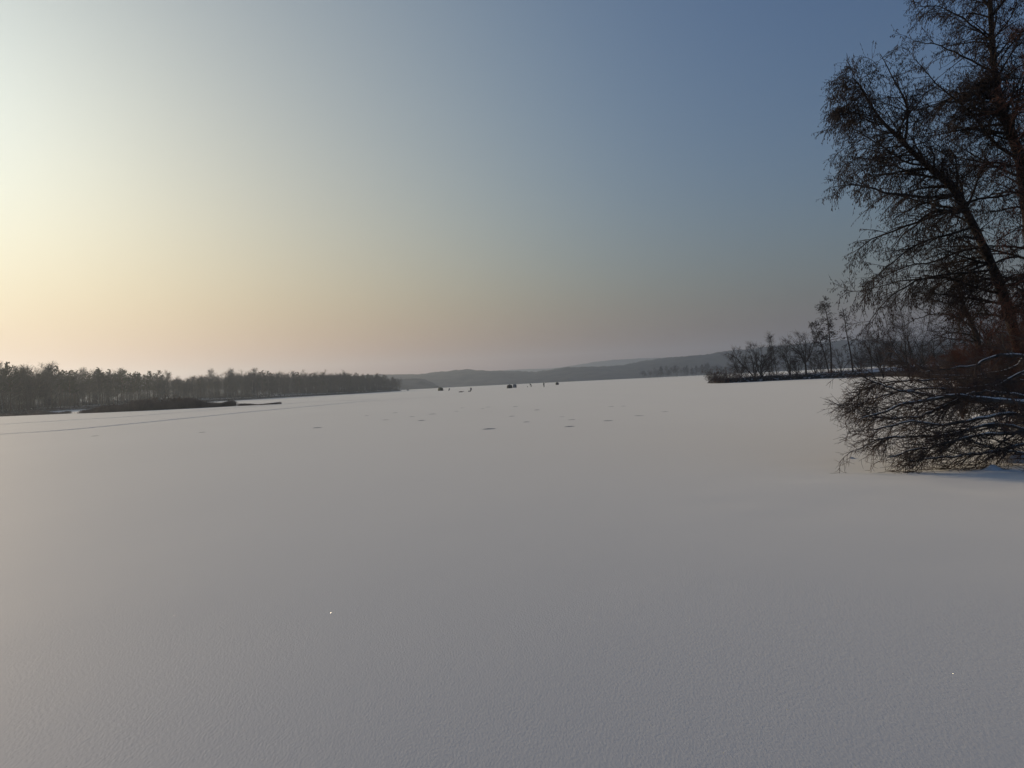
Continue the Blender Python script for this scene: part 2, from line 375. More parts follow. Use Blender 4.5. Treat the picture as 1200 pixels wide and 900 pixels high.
def pine_tree(rng, H, base=.45, width=.16):
    tr, cr = Tubes(), Tubes()
    tk = shoots(rng, np.array([[0, 0, -.3]]), np.array([[rng.normal(0, .03), rng.normal(0, .03), 1.]]), H*.97, 8, .02); rr = taper(1, 8, H*.012, .03)
    tr.add(tk, rr, 6)
    P, D, r, t = spawn(rng, tk, rr, 44, base, .99, 72, 10, (0, 0, 1), .15)
    tt = (t-base)/(1-base); L = H*width*(.35+1.0*np.sqrt(np.clip(1.02-tt, 0, 1)))*rng.uniform(.6, 1.15, len(t))
    b = shoots(rng, P, D, L, 4, .1, -.02); tr.add(b, taper(len(t), 4, .05, .02), 3)
    # needle tufts: small star-shaped clumps of blades
    P2, D2, r2, t2 = spawn(rng, b, taper(len(t), 4, .05, .02), 34, .3, 1.02, 60, 20)
    N = len(P2); sz = rng.uniform(.16, .36, N)*H/16
    for k in range(2):
        d = norm(D2+rng.normal(0, .6, (N, 3))+np.array([0, 0, .25])); w = norm(np.cross(d, rng.normal(0, 1, (N, 3))))
        V = np.stack([P2-w*sz[:, None]*.35, P2+w*sz[:, None]*.35, P2+w*sz[:, None]*.18+d*sz[:, None], P2-w*sz[:, None]*.18+d*sz[:, None]], 1)
        cr.quads(V, np.arange(N*4).reshape(N, 4))
    return tr, cr
_b = [0]
PROTOS = {}
def proto(key, tc_, mt, mc):
    PROTOS[key] = (tc_[0].mesh(key+'_trunk'), tc_[1].mesh(key+'_crown'), mt, mc)
def plant(key, name, loc, rz, sc, label, cat, group):
    tm, cm, mt, mc = PROTOS[key]
    o = thing(name, loc, label, cat, group, rz); o.scale = sc if isinstance(sc, tuple) else (sc, sc, sc)
    for nm, me, mm in (('trunk', tm, mt), ('crown', cm, mc)):
        if not me.materials: me.materials.append(mm)
        c = bpy.data.objects.new(nm, me); COL.objects.link(c); c.parent = o
    return o
rg = np.random.default_rng(11)
for k in range(5): proto('pine%d' % k, pine_tree(rg, 16, rg.uniform(.3, .6), rg.uniform(.13, .2)), M_PTRUNK, M_PINE)
for k in range(6): proto('bare%d' % k, vase_tree(rg, 16, 9, 3+k % 3, (.28, .12, .4)[k % 3], .17, .022, 11, 8, 5) if k % 2 else bare_tree(rg, 16, 1, 0, .08, .34, 1.4, rt=.02, r0=.16, up=.6), M_GREYBARK if k % 2 else M_BIRCH, M_FARTWIG)
for k in range(4): proto('shrub%d' % k, vase_tree(rg, 3, 3.4, 9, 0, .028, .009, 6, 6, 4), M_RED_SUNLIT_TWIG if k % 2 else M_BRUSH, M_BRUSH)

# left-hand wood: rows of trees behind the left shoreline
LP = smooth_path(np.array([(p[0], p[1], 0) for p in LEFT[1:13]]), 600)[:, :2]
LT = norm(np.gradient(LP, axis=0)); LN = np.stack([-LT[:, 1], LT[:, 0]], 1)
seg = np.concatenate([[0], np.cumsum(np.linalg.norm(np.diff(LP, axis=0), axis=1))])
def shore_point(s, off):
    x = np.interp(s, seg, LP[:, 0]); y = np.interp(s, seg, LP[:, 1]); nx = np.interp(s, seg, LN[:, 0]); ny = np.interp(s, seg, LN[:, 1])
    return x+nx*off, y+ny*off
def px_of(x, y): return CX+F*x/y
def wood_height(px):
    # tree-top line of the photograph, metres
    return np.interp(px, [-100, 0, 60, 130, 180, 205, 216, 240, 300, 400, 440, 468], [16, 15.5, 16, 16, 16, 13.5, 11.5, 15.5, 16.3, 15, 14, 11])
rw = random.Random(4)
n_tree = 0
total = seg[-1]
rows = [(3, 5.2), (9, 6.0), (17, 7.5)]
plan = []
for off, gap in rows:
    s = rw.uniform(0, gap)
    while s < total-20:
        x, y = shore_point(s, off+rw.uniform(-2.5, 2.5)); px = px_of(x, y)
        if y > 0 and -70 < px < 470: plan.append((x, y, px, off))
        s += gap*rw.uniform(.6, 1.4)*(.8 if y < 350 else 1.15)
print('wood trees', len(plan))
for x, y, px, off in plan:
    pine = rw.random() < (.5 if 20 < px < 185 else .12 if 185 < px < 300 else .34)
    if px > 452: pine = False
    h = wood_height(px)/16*min(1.03, max(.7, rw.gauss(.92, .07)))*(1.0 if pine else .98)
    part_ = 'behind the low reed spit' if px < 95 else 'behind the long reed spit' if px < 282 else 'right of the reed spits' if px < 400 else 'near its tapering tip'
    row_ = 'front row' if off < 5 else 'second row' if off < 12 else 'third row'
    z = .9+off*.05
    if pine: plant('pine%d' % rw.randrange(5), 'pine_tree', (x, y, z), rw.uniform(0, 6.28), h, 'dark pine, %s of the left wood, %s' % (row_, part_), 'tree', 'pines of the wood on the left shore')
    else: plant('bare%d' % rw.randrange(6), 'bare_tree', (x, y, z), rw.uniform(0, 6.28), (h*1.0, h*1.0, h*.97), 'leafless grey tree, %s of the left wood, %s' % (row_, part_), 'tree', 'leafless trees of the wood on the left shore')
# depth of the wood behind the first rows, which reads as one mass
def wood_mass(name, spots, rng, label):
    T = Tubes()
    for x, y, z, h in spots:
        n = 90; hh = rng.uniform(.03, .93, n)*h; w = h*.17*np.sqrt(np.clip(1.05-hh/h, 0, 1))*np.clip(hh/h*3, .5, 1)
        a = rng.uniform(0, 6.28, n); rr = np.sqrt(rng.uniform(0, 1, n))*w
        P = np.stack([x+np.cos(a)*rr, y+np.sin(a)*rr, z+hh], 1); D = np.stack([np.cos(a)*.6, np.sin(a)*.6, np.full(n, 1.)], 1)
        b = shoots(rng, P, D, rng.uniform(.9, 2.4, n), 3, .2); T.add(b, taper(n, 3, .085, .03), 3)
        T.add(np.array([[x, y, z-.4], [x+.1, y, z+h*.5], [x, y, z+h*.9]]), np.array([.2, .14, .04]), 4)
    o = link(name, T.mesh(name), M_FARTWIG); tag(o, label, 'forest', kind='stuff')
rng = np.random.default_rng(8)
spots = []
for off in (26, 34, 44, 56, 70):
    s = 0
    while s < total-15:
        x, y = shore_point(s, off+rng.uniform(-4, 4)); px = px_of(x, y)
        if y > 0 and -80 < px < 455: spots.append((x, y, .9+off*.04, wood_height(px)*rng.uniform(.75, .93)))
        s += 5.5*rng.uniform(.6, 1.4)
def undergrowth():
    rng = np.random.default_rng(19); n = 30000; s_ = rng.uniform(20, total-6, n); o_ = rng.uniform(1, 1, n)*rng.uniform(.5, 30, n)**1.0
    x = np.interp(s_, seg, LP[:, 0])+np.interp(s_, seg, LN[:, 0])*o_; y = np.interp(s_, seg, LP[:, 1])+np.interp(s_, seg, LN[:, 1])*o_
    hh = (.5+np.minimum(o_, 9)*.33)*rng.uniform(.5, 1.25, n)*np.clip(vnoise(s_/6, o_/4, 5)*1.5+1, .3, 1.7)
    T = Tubes(); b = shoots(rng, np.stack([x, y, .1+np.minimum(o_, 4)*.2], 1), np.stack([rng.normal(0, .35, n), rng.normal(0, .35, n), np.ones(n)], 1), hh, 4, .15); T.add(b, taper(n, 4, .05, .02), 3)
    o = link('undergrowth', T.mesh('undergrowth'), M_FARTWIG); tag(o, 'leafless grey undergrowth filling the foot of the left wood', 'undergrowth', kind='stuff')
undergrowth()
wood_mass('forest_interior', spots, rng, 'dense leafless undergrowth and trees deep inside the left wood')

# trees in front of the far hills and behind the island
rw = random.Random(9)
def belt(n, p0, p1, Y0, Y1, h0, h1, label, group, keys):
    for i in range(n):
        px = p0+(p1-p0)*(i+rw.uniform(.1, .9))/n; Y = rw.uniform(Y0, Y1); p = onground(px, Y, 0)
        h = rw.uniform(h0, h1)/16
        plant(keys[rw.randrange(len(keys))], 'bare_tree', (p[0], p[1], 0), rw.uniform(0, 6.28), (h*1.15, h*1.15, h), label, 'tree', group)
BK = ['bare%d' % k for k in range(6)]
belt(40, 752, 870, 900, 1050, 9, 15, 'small hazy leafless tree on the far shore below the hill', 'hazy trees on the far shore', BK)
belt(46, 1005, 1330, 330, 460, 8, 13, 'leafless tree in the hazy belt far behind the right shore', 'hazy trees behind the right shore', BK)
belt(26, 860, 1010, 600, 760, 5, 9, 'low leafless tree far behind the island trees', 'low hazy trees behind the island', BK)

# ------------------------------------------------------------------ reeds on the left spits
def reeds(name, path, n, h0, h1, width, seed, label, hfun=None, mat_=None, lean=.12):
    rng = np.random.default_rng(seed); P = smooth_path(np.array([(a, b, 0) for a, b in path]), 80)
    s = rng.uniform(0, 79, n); k = np.minimum(s.astype(int), 78); f = (s-k)[:, None]; B = P[k]*(1-f)+P[k+1]*f
    q = s/79; wd = width*np.sin(np.clip(q, .02, .98)*math.pi)**.5
    B[:, 1] += rng.uniform(-.5, .5, n)*wd; B[:, 0] += rng.normal(0, .4, n); B[:, 2] = -.03
    cl = np.clip(vnoise(B[:, 0]/3, B[:, 1]/3, seed)+.75, .25, 1.2)
    H = rng.uniform(h0, h1, n)*cl*(hfun(q) if hfun else 1)
    D = np.stack([rng.normal(0, lean, n), rng.normal(0, lean, n), np.ones(n)], 1)
    T = Tubes(); T.add(shoots(rng, B, D, H, 3, .1), taper(n, 3, .022, .008), 3)
    m = n//2; T.add(shoots(rng, B[:m]+norm(D[:m])*H[:m, None]*.6, D[:m]+rng.normal(0, .4, (m, 3)), H[:m]*.35, 2, .1), taper(m, 2, .03, .012), 3)
    o = link(name, T.mesh(name), mat_ or M_REED); tag(o, label, 'reeds', kind='stuff')
g = lambda px, Y: tuple(onground(px, Y)[:2])
reeds('reed_bed', [g(-60, 185), g(0, 186), g(40, 181), g(80, 176)], 4200, .5, 1.1, 7, 41, 'low dark reed spit at the left edge of the lake')
reeds('reed_bed', [g(98, 172), g(130, 168), g(180, 166), g(230, 165), g(272, 165)], 16000, .9, 2.3, 12, 42, 'tall brown reeds on the long spit before the left wood', hfun=lambda q: np.interp(q, [0, .2, .45, .6, .8, 1], [.4, .7, 1.1, 1.25, .9, .5]))
reeds('reed_bed', [g(282, 164), g(300, 163.5), g(326, 163)], 2600, .3, .7, 3, 43, 'short dark reeds at the thin tip of the spit')
reeds('reed_bed', [(66.5, 139), (64, 122), (57, 103), (48, 86)], 9000, .6, 1.7, 7, 44, 'rust brown dry grass along the shore behind the fallen branches')
for i, (px, Y, s) in enumerate([(150, 167, .75), (165, 168, .9), (178, 169, 1.05), (190, 169, 1.15), (203, 168, 1.1), (214, 168, 1.0), (228, 168, .75)]):
    p = onground(px, Y); plant('shrub%d' % (i % 4), 'bare_shrub', (p[0], p[1], 0), i*1.3, (s*1.4, s*1.4, s), 'leafless shrub in the brown reeds of the left spit, %s from the left' % ORD[i], 'shrub', 'shrubs in the reeds on the left spit')

# ------------------------------------------------------------------ island trees, each as the photograph shows it
def own_tree(name, px, Y, z, label, tubes, mt, mc, cones=None, cat='tree'):
    p = onground(px, Y, z); o = thing(name, (p[0], p[1], z), label, cat)
    link('trunk', tubes[0].mesh('trunk'), mt, o); link('crown', tubes[1].mesh('crown'), mc, o)
    if cones: tag(link('catkins', cones.mesh('catkins'), M_CONE, o), kind='stuff')
    return o
def alder(rng, path, r0, rt, limbs, droop=.05, conesN=3, L1=.22, csize=.05):
    """path: trunk points relative to base"""
    H = path[-1][2]; tk = smooth_path(path, 16)[None]; rr = taper(1, 16, r0, rt, .8)
    tr, cr, co = Tubes(), Tubes(), Tubes(); tr.add(tk, rr, 7)
    P, D, r, t = spawn(rng, tk, rr, limbs, .3, .98, 70, 10, (0, 0, 1), .1)
    b1 = shoots(rng, P, D, H*L1*np.sqrt(np.clip(1.15-t, 0, 1))*rng.uniform(.5, 1.1, len(t)), 5, .12, droop); r1 = taper(len(t), 5, r*.45, rt*.7); tr.add(b1, r1, 4)
    P, D, r, t = spawn(rng, b1, r1, 8, .2, 1, 45, 14); b2 = shoots(rng, P, D, H*.07*rng.uniform(.5, 1.2, len(t)), 4, .15, droop); r2 = taper(len(t), 4, rt*.6, rt*.3); cr.add(b2, r2, 3)
    P, D, r, t = spawn(rng, b2, r2, conesN, .3, 1, 60, 20); b3 = shoots(rng, P, D+np.array([0, 0, -.8]), csize*rng.uniform(.7, 1.6, len(t)), 3, .1, .2)
    rad = taper(len(t), 3, csize*.1, csize*.1); rad[:, 1] = csize*.3; co.add(b3, rad, 3)
    return tr, cr, co
rng = np.random.default_rng(77)
def rel(pxs, Y, z, base):
    b = onground(base, Y, z); return [at(a, c, Y)-b for a, c in pxs]
# tall alder and its leaning partner
p = rel([(974, 437), (974, 415), (972, 395), (970, 375), (967, 362), (964, 353)], 156, .8, 974); p[0] = np.array([0, 0, -.3])
t = alder(rng, p, .2, .035, 46, L1=.17, csize=.16, conesN=4); own_tree('alder_tree', 974, 156, .8, 'tallest alder on the island, straight dark trunk with a narrow crown', t[:2], M_BARK, M_TWIG, t[2])
p = rel([(972, 437), (967, 418), (962, 402), (957, 388), (952, 377)], 155, .8, 972); p[0] = np.array([0, 0, -.3])
t = alder(rng, p, .17, .035, 30, L1=.17, csize=.16, conesN=4); own_tree('alder_tree', 972, 155, .8, 'alder leaning left away from the tallest island tree', t[:2], M_BARK, M_TWIG, t[2])
p = rel([(1000, 433), (997, 415), (993, 395), (990, 376), (988, 362)], 150, .8, 1000); p[0] = np.array([0, 0, -.3])
t = alder(rng, p, .2, .04, 20, L1=.1, csize=.14, conesN=3); own_tree('alder_tree', 1000, 150, .8, 'slender bare trunk at the right end of the island', t[:2], M_BARK, M_TWIG, t[2])
t = vase_tree(rng, 9.6, 8.5, 6, .24, .19, .017, 9, 8, 5); own_tree('bare_tree', 945, 157, .8, 'round crowned bare tree in the middle of the island', t, M_BARK, M_TWIG)
t = vase_tree(rng, 8.6, 8.5, 5, 0, .2, .017, 9, 8, 5); own_tree('bare_tree', 884, 156, .8, 'bushy many-stemmed bare tree near the left tip of the island', t, M_BARK, M_TWIG)
t = vase_tree(rng, 7.8, 8.5, 5, 0, .18, .016, 8, 8, 5); own_tree('bare_tree', 893, 154, .8, 'spreading bare tree with crossing stems right of the bushy island tree', t, M_BARK, M_TWIG)
t = bare_tree(rng, 9.0, 1, -.02, .3, .14, .8, r0=.09, rt=.009, up=1.6); own_tree('birch_tree', 911, 155, .8, 'very thin upright birch between the bushy and the round island tree', t, M_GREYBARK, M_TWIG)
t = bare_tree(rng, 8.4, 1, .02, .35, .1, .7, r0=.07, rt=.009, up=1.6); own_tree('birch_tree', 906, 158, .8, 'shorter thin birch just left of the very thin upright one', t, M_GREYBARK, M_TWIG)
t = vase_tree(rng, 7.6, 5, 7, 0, .11, .015, 8, 7, 5); own_tree('bare_tree', 926, 155, .8, 'low dense bare tree left of the round crowned one', t, M_BARK, M_TWIG)
t = vase_tree(rng, 7.6, 6, 5, 0, .11, .014, 8, 7, 5); own_tree('bare_tree', 956, 160, .8, 'dim bare tree behind the leaning island alder', t, M_BARK, M_TWIG)
t = vase_tree(rng, 6.6, 6, 5, 0, .11, .014, 8, 7, 5); own_tree('bare_tree', 986, 160, .8, 'low spreading bare tree right of the tallest alder', t, M_BARK, M_TWIG)
rw = random.Random(3)
for i in range(64):   # undergrowth along the island rim
    px = 834+i*2.85; Y = (152.5 if px < 960 else 152) + rw.uniform(-.2, 2.5)
    s = rw.uniform(.32, .6)*(1.3 if px < 872 else .9); p = onground(px, Y, .4)
    plant('shrub%d' % rw.randrange(4), 'bare_shrub', (p[0], p[1], .35), rw.uniform(0, 6), (s*1.5, s*1.3, s), 'low dark bramble shrub on the snowy rim of the island', 'shrub', 'brambles along the island rim')
for px, Y, hgt, wd, lab in ((868, 158, 6.0, 5.5, 'dim bare bush at the back left of the island, left of the many-stemmed tree'), (903, 160, 5.6, 5, 'dim bare bush at the foot of the thin birches'), (934, 154, 4.6, 4.5, 'low dark bush just left of the round crowned tree trunk'), (963, 159, 5.4, 5, 'low bush behind the foot of the two alders'), (1008, 158, 5.8, 6, 'bare bush right of the slender bare trunk')):
    t = vase_tree(rng, hgt, wd, 8, 0, .06, .013, 8, 7, 5); own_tree('bare_bush', px, Y, .8, lab, t, M_BARK, M_TWIG, cat='bush')
for i, (px, s) in enumerate(((831, .9), (838, 1.1), (847, .8), (853, 1.05))):
    p = onground(px, 153, .4); plant('shrub%d' % (i % 4), 'bare_shrub', (p[0], p[1], .4), i*2., s, 'reddish leafless shrub at the left tip of the island, %s from the left' % ORD[i], 'shrub', 'shrubs at the left tip of the island')
# shore between the island and the big alder
rw = random.Random(6); coast = smooth_path(np.array([(a, b, 0) for a, b in RIGHT[5:12]]), 60)
for i in range(30):
    k = rw.uniform(2, 56); q = coast[int(k)]; s = rw.uniform(.7, 1.25); off = rw.uniform(1, 9)
    plant('shrub%d' % rw.randrange(4), 'bare_shrub', (q[0]+off*.85, q[1]+off*.4, .7), rw.uniform(0, 6), s, 'rust tinted leafless shrub on the shore behind the big alder', 'shrub', 'shrubs on the shore behind the big alder')
proto('slim0', vase_tree(rng, 10, 5, 4, .3, .11, .012, 9, 7, 5), M_BARK, M_TWIG)
proto('slim1', vase_tree(rng, 10, 6, 3, .1, .11, .012, 10, 7, 5), M_BARK, M_TWIG)
for i, (px, Y, h) in enumerate([(1022, 146, .85), (1033, 150, .7), (1044, 152, .8), (1058, 138, .62), (1068, 140, .9), (1083, 132, .75), (1096, 128, .66), (1112, 118, .72), (1130, 104, .7), (1146, 118, .8), (1162, 92, .7), (1176, 100, .85), (1192, 84, .7), (1206, 76, .8)]):
    p = onground(px, Y, .9); plant('slim%d' % (i % 2), 'bare_tree', (p[0], p[1], .9), i*1.1, h, 'slim leafless tree behind the fallen branches, %s from the left of its row' % ORD[i], 'tree', 'slim trees on the shore behind the big alder')

# ------------------------------------------------------------------ the big alders at the right edge
def limb_tree(name, base, label, trunk, trad, limbs, rng, mb, mt, auto, twigN=11, subN=13, coneN=4, droop=.07, L2=1.0, bias=(-.6, 0, .2), cones=True, rt=.0045, autoL=2.6):
    o = thing(name, base, label, 'tree')
    base = np.asarray(base, float)
    tk = smooth_path(trunk, 40); rr = np.interp(np.linspace(0, len(trunk)-1, 40), np.arange(len(trunk)), trad)
    link('trunk', Tubes().add(tk, rr*(1+.06*rng.normal(0, 1, 40)), 12).mesh('trunk', org=base), mb, o)
    twig, cone = Tubes(), Tubes()
    allp, allr = [], []
    for pts, r0 in limbs:
        q = smooth_path(pts, 12); q[1:] += rng.normal(0, .015, (11, 3)); rad = np.linspace(r0, .007, 12)
        link('limb', Tubes().add(q, rad, 7).mesh('limb', org=base), mb, o); allp.append(q); allr.append(rad)
    P, D, r, t = spawn(rng, tk[None], rr[None], auto, .12, .97, 62, 10, None)
    w_ = rng.random(auto)[:, None] < .7; D = norm(D+np.where(w_, np.array(bias), 0)*.9)
    q = shoots(rng, P, D, autoL*rng.uniform(.5, 1.15, auto)*np.clip(1.12-t, .12, 1)**.7, 12, .08, droop*.4); rad = taper(auto, 12, np.minimum(r*.4, .04), .006)
    for a in range(auto):
        link('limb', Tubes().add(q[a], rad[a], 5).mesh('limb', org=base), mb, o); allp.append(q[a]); allr.append(rad[a])
    A, AR = np.array(allp), np.array(allr)
    LL = np.linalg.norm(np.diff(A, axis=1), axis=2).sum(1); cnt = np.maximum(1, np.round(subN*LL/2.0*rng.uniform(.8, 1.2, len(LL)))).astype(int)
    P, D, r, t = spawn(rng, A, AR, cnt, .08, 1, 48, 12, (-.3, 0, -.1), .4); Lp = np.repeat(np.clip(.35+LL/2.6, .4, 1.1), cnt)
    s1 = shoots(rng, P, D, Lp*L2*rng.uniform(.35, 1.1, len(t))*(1.25-.7*t), 7, .1, droop); r1 = taper(len(t), 7, np.clip(r*.5, rt*1.3, .014), rt); twig.add(s1, r1, 4)
    P, D, r, t = spawn(rng, s1, r1, twigN, .1, 1, 42, 14)
    s2 = shoots(rng, P, D, .36*L2*rng.uniform(.4, 1.2, len(t)), 4, .14, droop*1.3); r2 = taper(len(t), 4, rt*.8, rt*.45); twig.add(s2, r2, 3)
    tag(link('twigs', twig.mesh('twigs', org=base), mt, o), kind='stuff')
    if cones:
        P, D, r, t = spawn(rng, s2, r2, coneN, .3, 1, 60, 25)
        s3 = shoots(rng, P, D*.5+np.array([0, 0, -.9]), rng.uniform(.02, .075, len(t)), 3, .1, .1); rad = np.zeros((len(t), 3))+.003; rad[:, 1] = rng.uniform(.005, .011, len(t))
        cone.add(s3, rad, 3); tag(link('catkins', cone.mesh('catkins', org=base), M_CONE, o), kind='stuff')
    return o
def P3(pix, Y0, Y1):
    n = len(pix); return [at(a, b, Y0+(Y1-Y0)*i/(n-1)) for i, (a, b) in enumerate(pix)]
rng = np.random.default_rng(101)
trA = P3([(1206, 478), (1198, 430), (1189, 392), (1180, 360), (1166, 320), (1153, 290), (1141, 265), (1129, 242), (1118, 222), (1103, 207), (1085, 193), (1068, 177), (1052, 160), (1037, 146), (1024, 129), (1014, 112), (1006, 99), (998, 90)], 21, 19.4)
radA = [.19, .155, .13, .12, .115, .11, .105, .1, .11, .09, .075, .062, .052, .044, .035, .026, .018, .01]
limA = [(P3([(1118, 229), (1083, 231), (1040, 228), (1013, 220), (990, 217), (965, 219)], 19.9, 18.6), .045),
        (P3([(1121, 246), (1090, 250), (1067, 263), (1033, 273), (1007, 285), (992, 300)], 20, 20.8), .045),
        (P3([(1060, 167), (1062, 133), (1057, 117), (1043, 97), (1033, 80), (1022, 64)], 19.6, 19.3), .035),
        (P3([(1105, 209), (1080, 207), (1057, 200), (1032, 190), (1008, 186), (985, 184)], 19.8, 20.5), .035),
        (P3([(1085, 193), (1063, 190), (1040, 180), (1012, 160), (990, 150), (972, 140)], 19.7, 18.9), .03),
        (P3([(1034, 146), (1015, 142), (1000, 133), (984, 128), (970, 126)], 19.5, 19.9), .022),
        (P3([(1128, 240), (1147, 233), (1173, 230), (1200, 222), (1230, 210)], 19.9, 19.2), .035),
        (P3([(1192, 301), (1170, 304), (1152, 318), (1140, 334), (1124, 354), (1108, 374)], 20.3, 19.2), .032),
        (P3([(1163, 316), (1128, 321), (1100, 322), (1072, 328), (1056, 336), (1036, 348), (1018, 366), (1004, 388)], 20.3, 19.3), .035),
        (P3([(1175, 345), (1150, 339), (1126, 332), (1095, 326), (1060, 329), (1020, 337), (985, 343)], 20.5, 20.2), .04),
        (P3([(1141, 266), (1110, 275), (1080, 283), (1050, 300), (1025, 318), (1003, 335)], 20.1, 18.9), .035),
        (P3([(1152, 290), (1120, 296), (1088, 308), (1058, 312), (1030, 325), (1008, 345)], 20.2, 21), .032)]
for a_, _r in limA:
    for i_ in range(len(a_)):
        if a_[-1][0] < a_[0][0]: a_[i_] = a_[i_]+np.array([.22*i_/(len(a_)-1), 0, 0])
limb_tree('alder_tree', onground(1206, 21, .8), 'big leaning alder at the right edge with its trunk bending left over the lake', trA, radA, limA, rng, M_BARK, M_TWIG, 68, bias=(-.6, -.1, .05), coneN=4, subN=15, twigN=10, droop=.09)
trB = P3([(1222, 470), (1218, 400), (1210, 300), (1203, 230), (1196, 188), (1187, 162), (1177, 138), (1170, 110), (1165, 80), (1162, 40), (1160, 0), (1157, -60), (1152, -130)], 22.5, 21.2)
radB = [.28, .24, .19, .16, .145, .13, .115, .1, .085, .07, .058, .035, .012]
limB = [(P3([(1197, 190), (1184, 181), (1168, 170), (1152, 150), (1135, 130), (1112, 112), (1090, 92), (1072, 70)], 22, 20.5), .06),
        (P3([(1170, 115), (1140, 117), (1110, 120), (1085, 128), (1062, 140)], 21.9, 21), .035),
        (P3([(1166, 85), (1140, 72), (1115, 60), (1092, 52), (1070, 48)], 21.8, 21.2), .035),
        (P3([(1163, 50), (1140, 30), (1118, 16), (1098, 8), (1075, 8)], 21.7, 20.9), .03),
        (P3([(1160, 10), (1140, -12), (1120, -22), (1095, -20), (1070, -8)], 21.6, 21), .03),
        (P3([(1198, 195), (1172, 192), (1140, 188), (1110, 180), (1080, 170)], 22, 22.8), .035),
        (P3([(1165, 80), (1182, 55), (1200, 40), (1225, 30)], 21.8, 21.5), .03)]
limb_tree('alder_tree', onground(1222, 22.5, .8), 'tall alder behind the leaning one, its trunk rising out of the top of the frame', trB, radB, limB, rng, M_BARK, M_TWIG, 86, bias=(-.5, -.1, .05), coneN=4, subN=14, twigN=10, droop=.08, autoL=3.0)
trC = P3([(1290, 480), (1275, 380), (1262, 280), (1252, 180), (1246, 80), (1244, 0), (1240, -110)], 19, 18)
limb_tree('alder_tree', onground(1290, 19, .9), 'tree whose twigs, painted a sunlit red, enter the frame at the far right edge', trC, [.2, .17, .14, .12, .09, .06, .015],
          [(P3([(1262, 290), (1240, 270), (1215, 262), (1190, 268), (1165, 285)], 18.6, 18), .03), (P3([(1268, 340), (1240, 330), (1215, 330), (1190, 345), (1160, 372)], 18.6, 17.8), .03),
           (P3([(1255, 210), (1235, 190), (1212, 178), (1190, 180), (1170, 190)], 18.5, 18), .03), (P3([(1250, 130), (1230, 112), (1210, 98), (1190, 92), (1170, 95)], 18.4, 18), .03)],
          rng, M_BARK, M_RED_SUNLIT_TWIG, 46, bias=(-.9, -.1, .1), cones=True, coneN=2, rt=.005, autoL=2.0)  # twig colour carries the red of sunlit catkins
# arching willow behind them
rng = np.random.default_rng(55)
trD = P3([(1150, 432), (1148, 410), (1140, 382), (1131, 362), (1124, 342), (1118, 320)], 33, 33)
limD = [(P3([(1147, 408), (1138, 378), (1120, 360), (1098, 352), (1075, 350), (1052, 356)], 33, 31), .05), (P3([(1141, 385), (1122, 372), (1100, 368), (1078, 372), (1060, 382)], 33, 32), .04),
        (P3([(1146, 402), (1135, 392), (1115, 390), (1096, 396), (1082, 406)], 33, 32), .035), (P3([(1138, 378), (1150, 362), (1160, 345), (1166, 325)], 33, 33), .045), (P3([(1131, 362), (1118, 345), (1102, 333), (1085, 328)], 33, 33), .04),
        (P3([(1148, 410), (1160, 395), (1175, 380), (1195, 372)], 33, 32), .045)]
limb_tree('willow_tree', onground(1150, 33, .8), 'smaller willow with arching bare branches behind the leaning alder', trD, [.14, .12, .1, .08, .055, .02], limD, rng, M_BARK, M_TWIG, 14, subN=9, twigN=7, cones=False, droop=.03, rt=.006, autoL=2.2)
rng = np.random.default_rng(58)
for px, Y, hgt, wd, lab in ((1178, 18.6, 2.6, 2.6, 'red twigged bush in front of the foot of the leaning alder'), (1212, 18.0, 3.4, 3.0, 'red twigged bush partly cut off by the right edge of the frame'), (1128, 24, 2.4, 2.6, 'red twigged bush behind the fallen branches, left of the leaning alder')):
    t = vase_tree(rng, hgt, wd, 14, 0, .016, .0045, 8, 8, 5); own_tree('bare_bush', px, Y, .5, lab, t, M_RED_SUNLIT_TWIG, M_RED_SUNLIT_TWIG, cat='bush')
rng = np.random.default_rng(56)
for px, Y, hgt, lab in ((1068, 60, 7.0, 'bare sapling clump on the shore left of the arching willow'), (1035, 90, 6.5, 'dusky bare sapling clump near the end of the island'), (1190, 40, 7.5, 'bare sapling clump just behind the trunk of the leaning alder')):
    t = vase_tree(rng, hgt, hgt*.8, 8, 0, .06, .009, 8, 7, 5); own_tree('bare_tree', px, Y, .8, lab, t, M_BARK, M_TWIG)

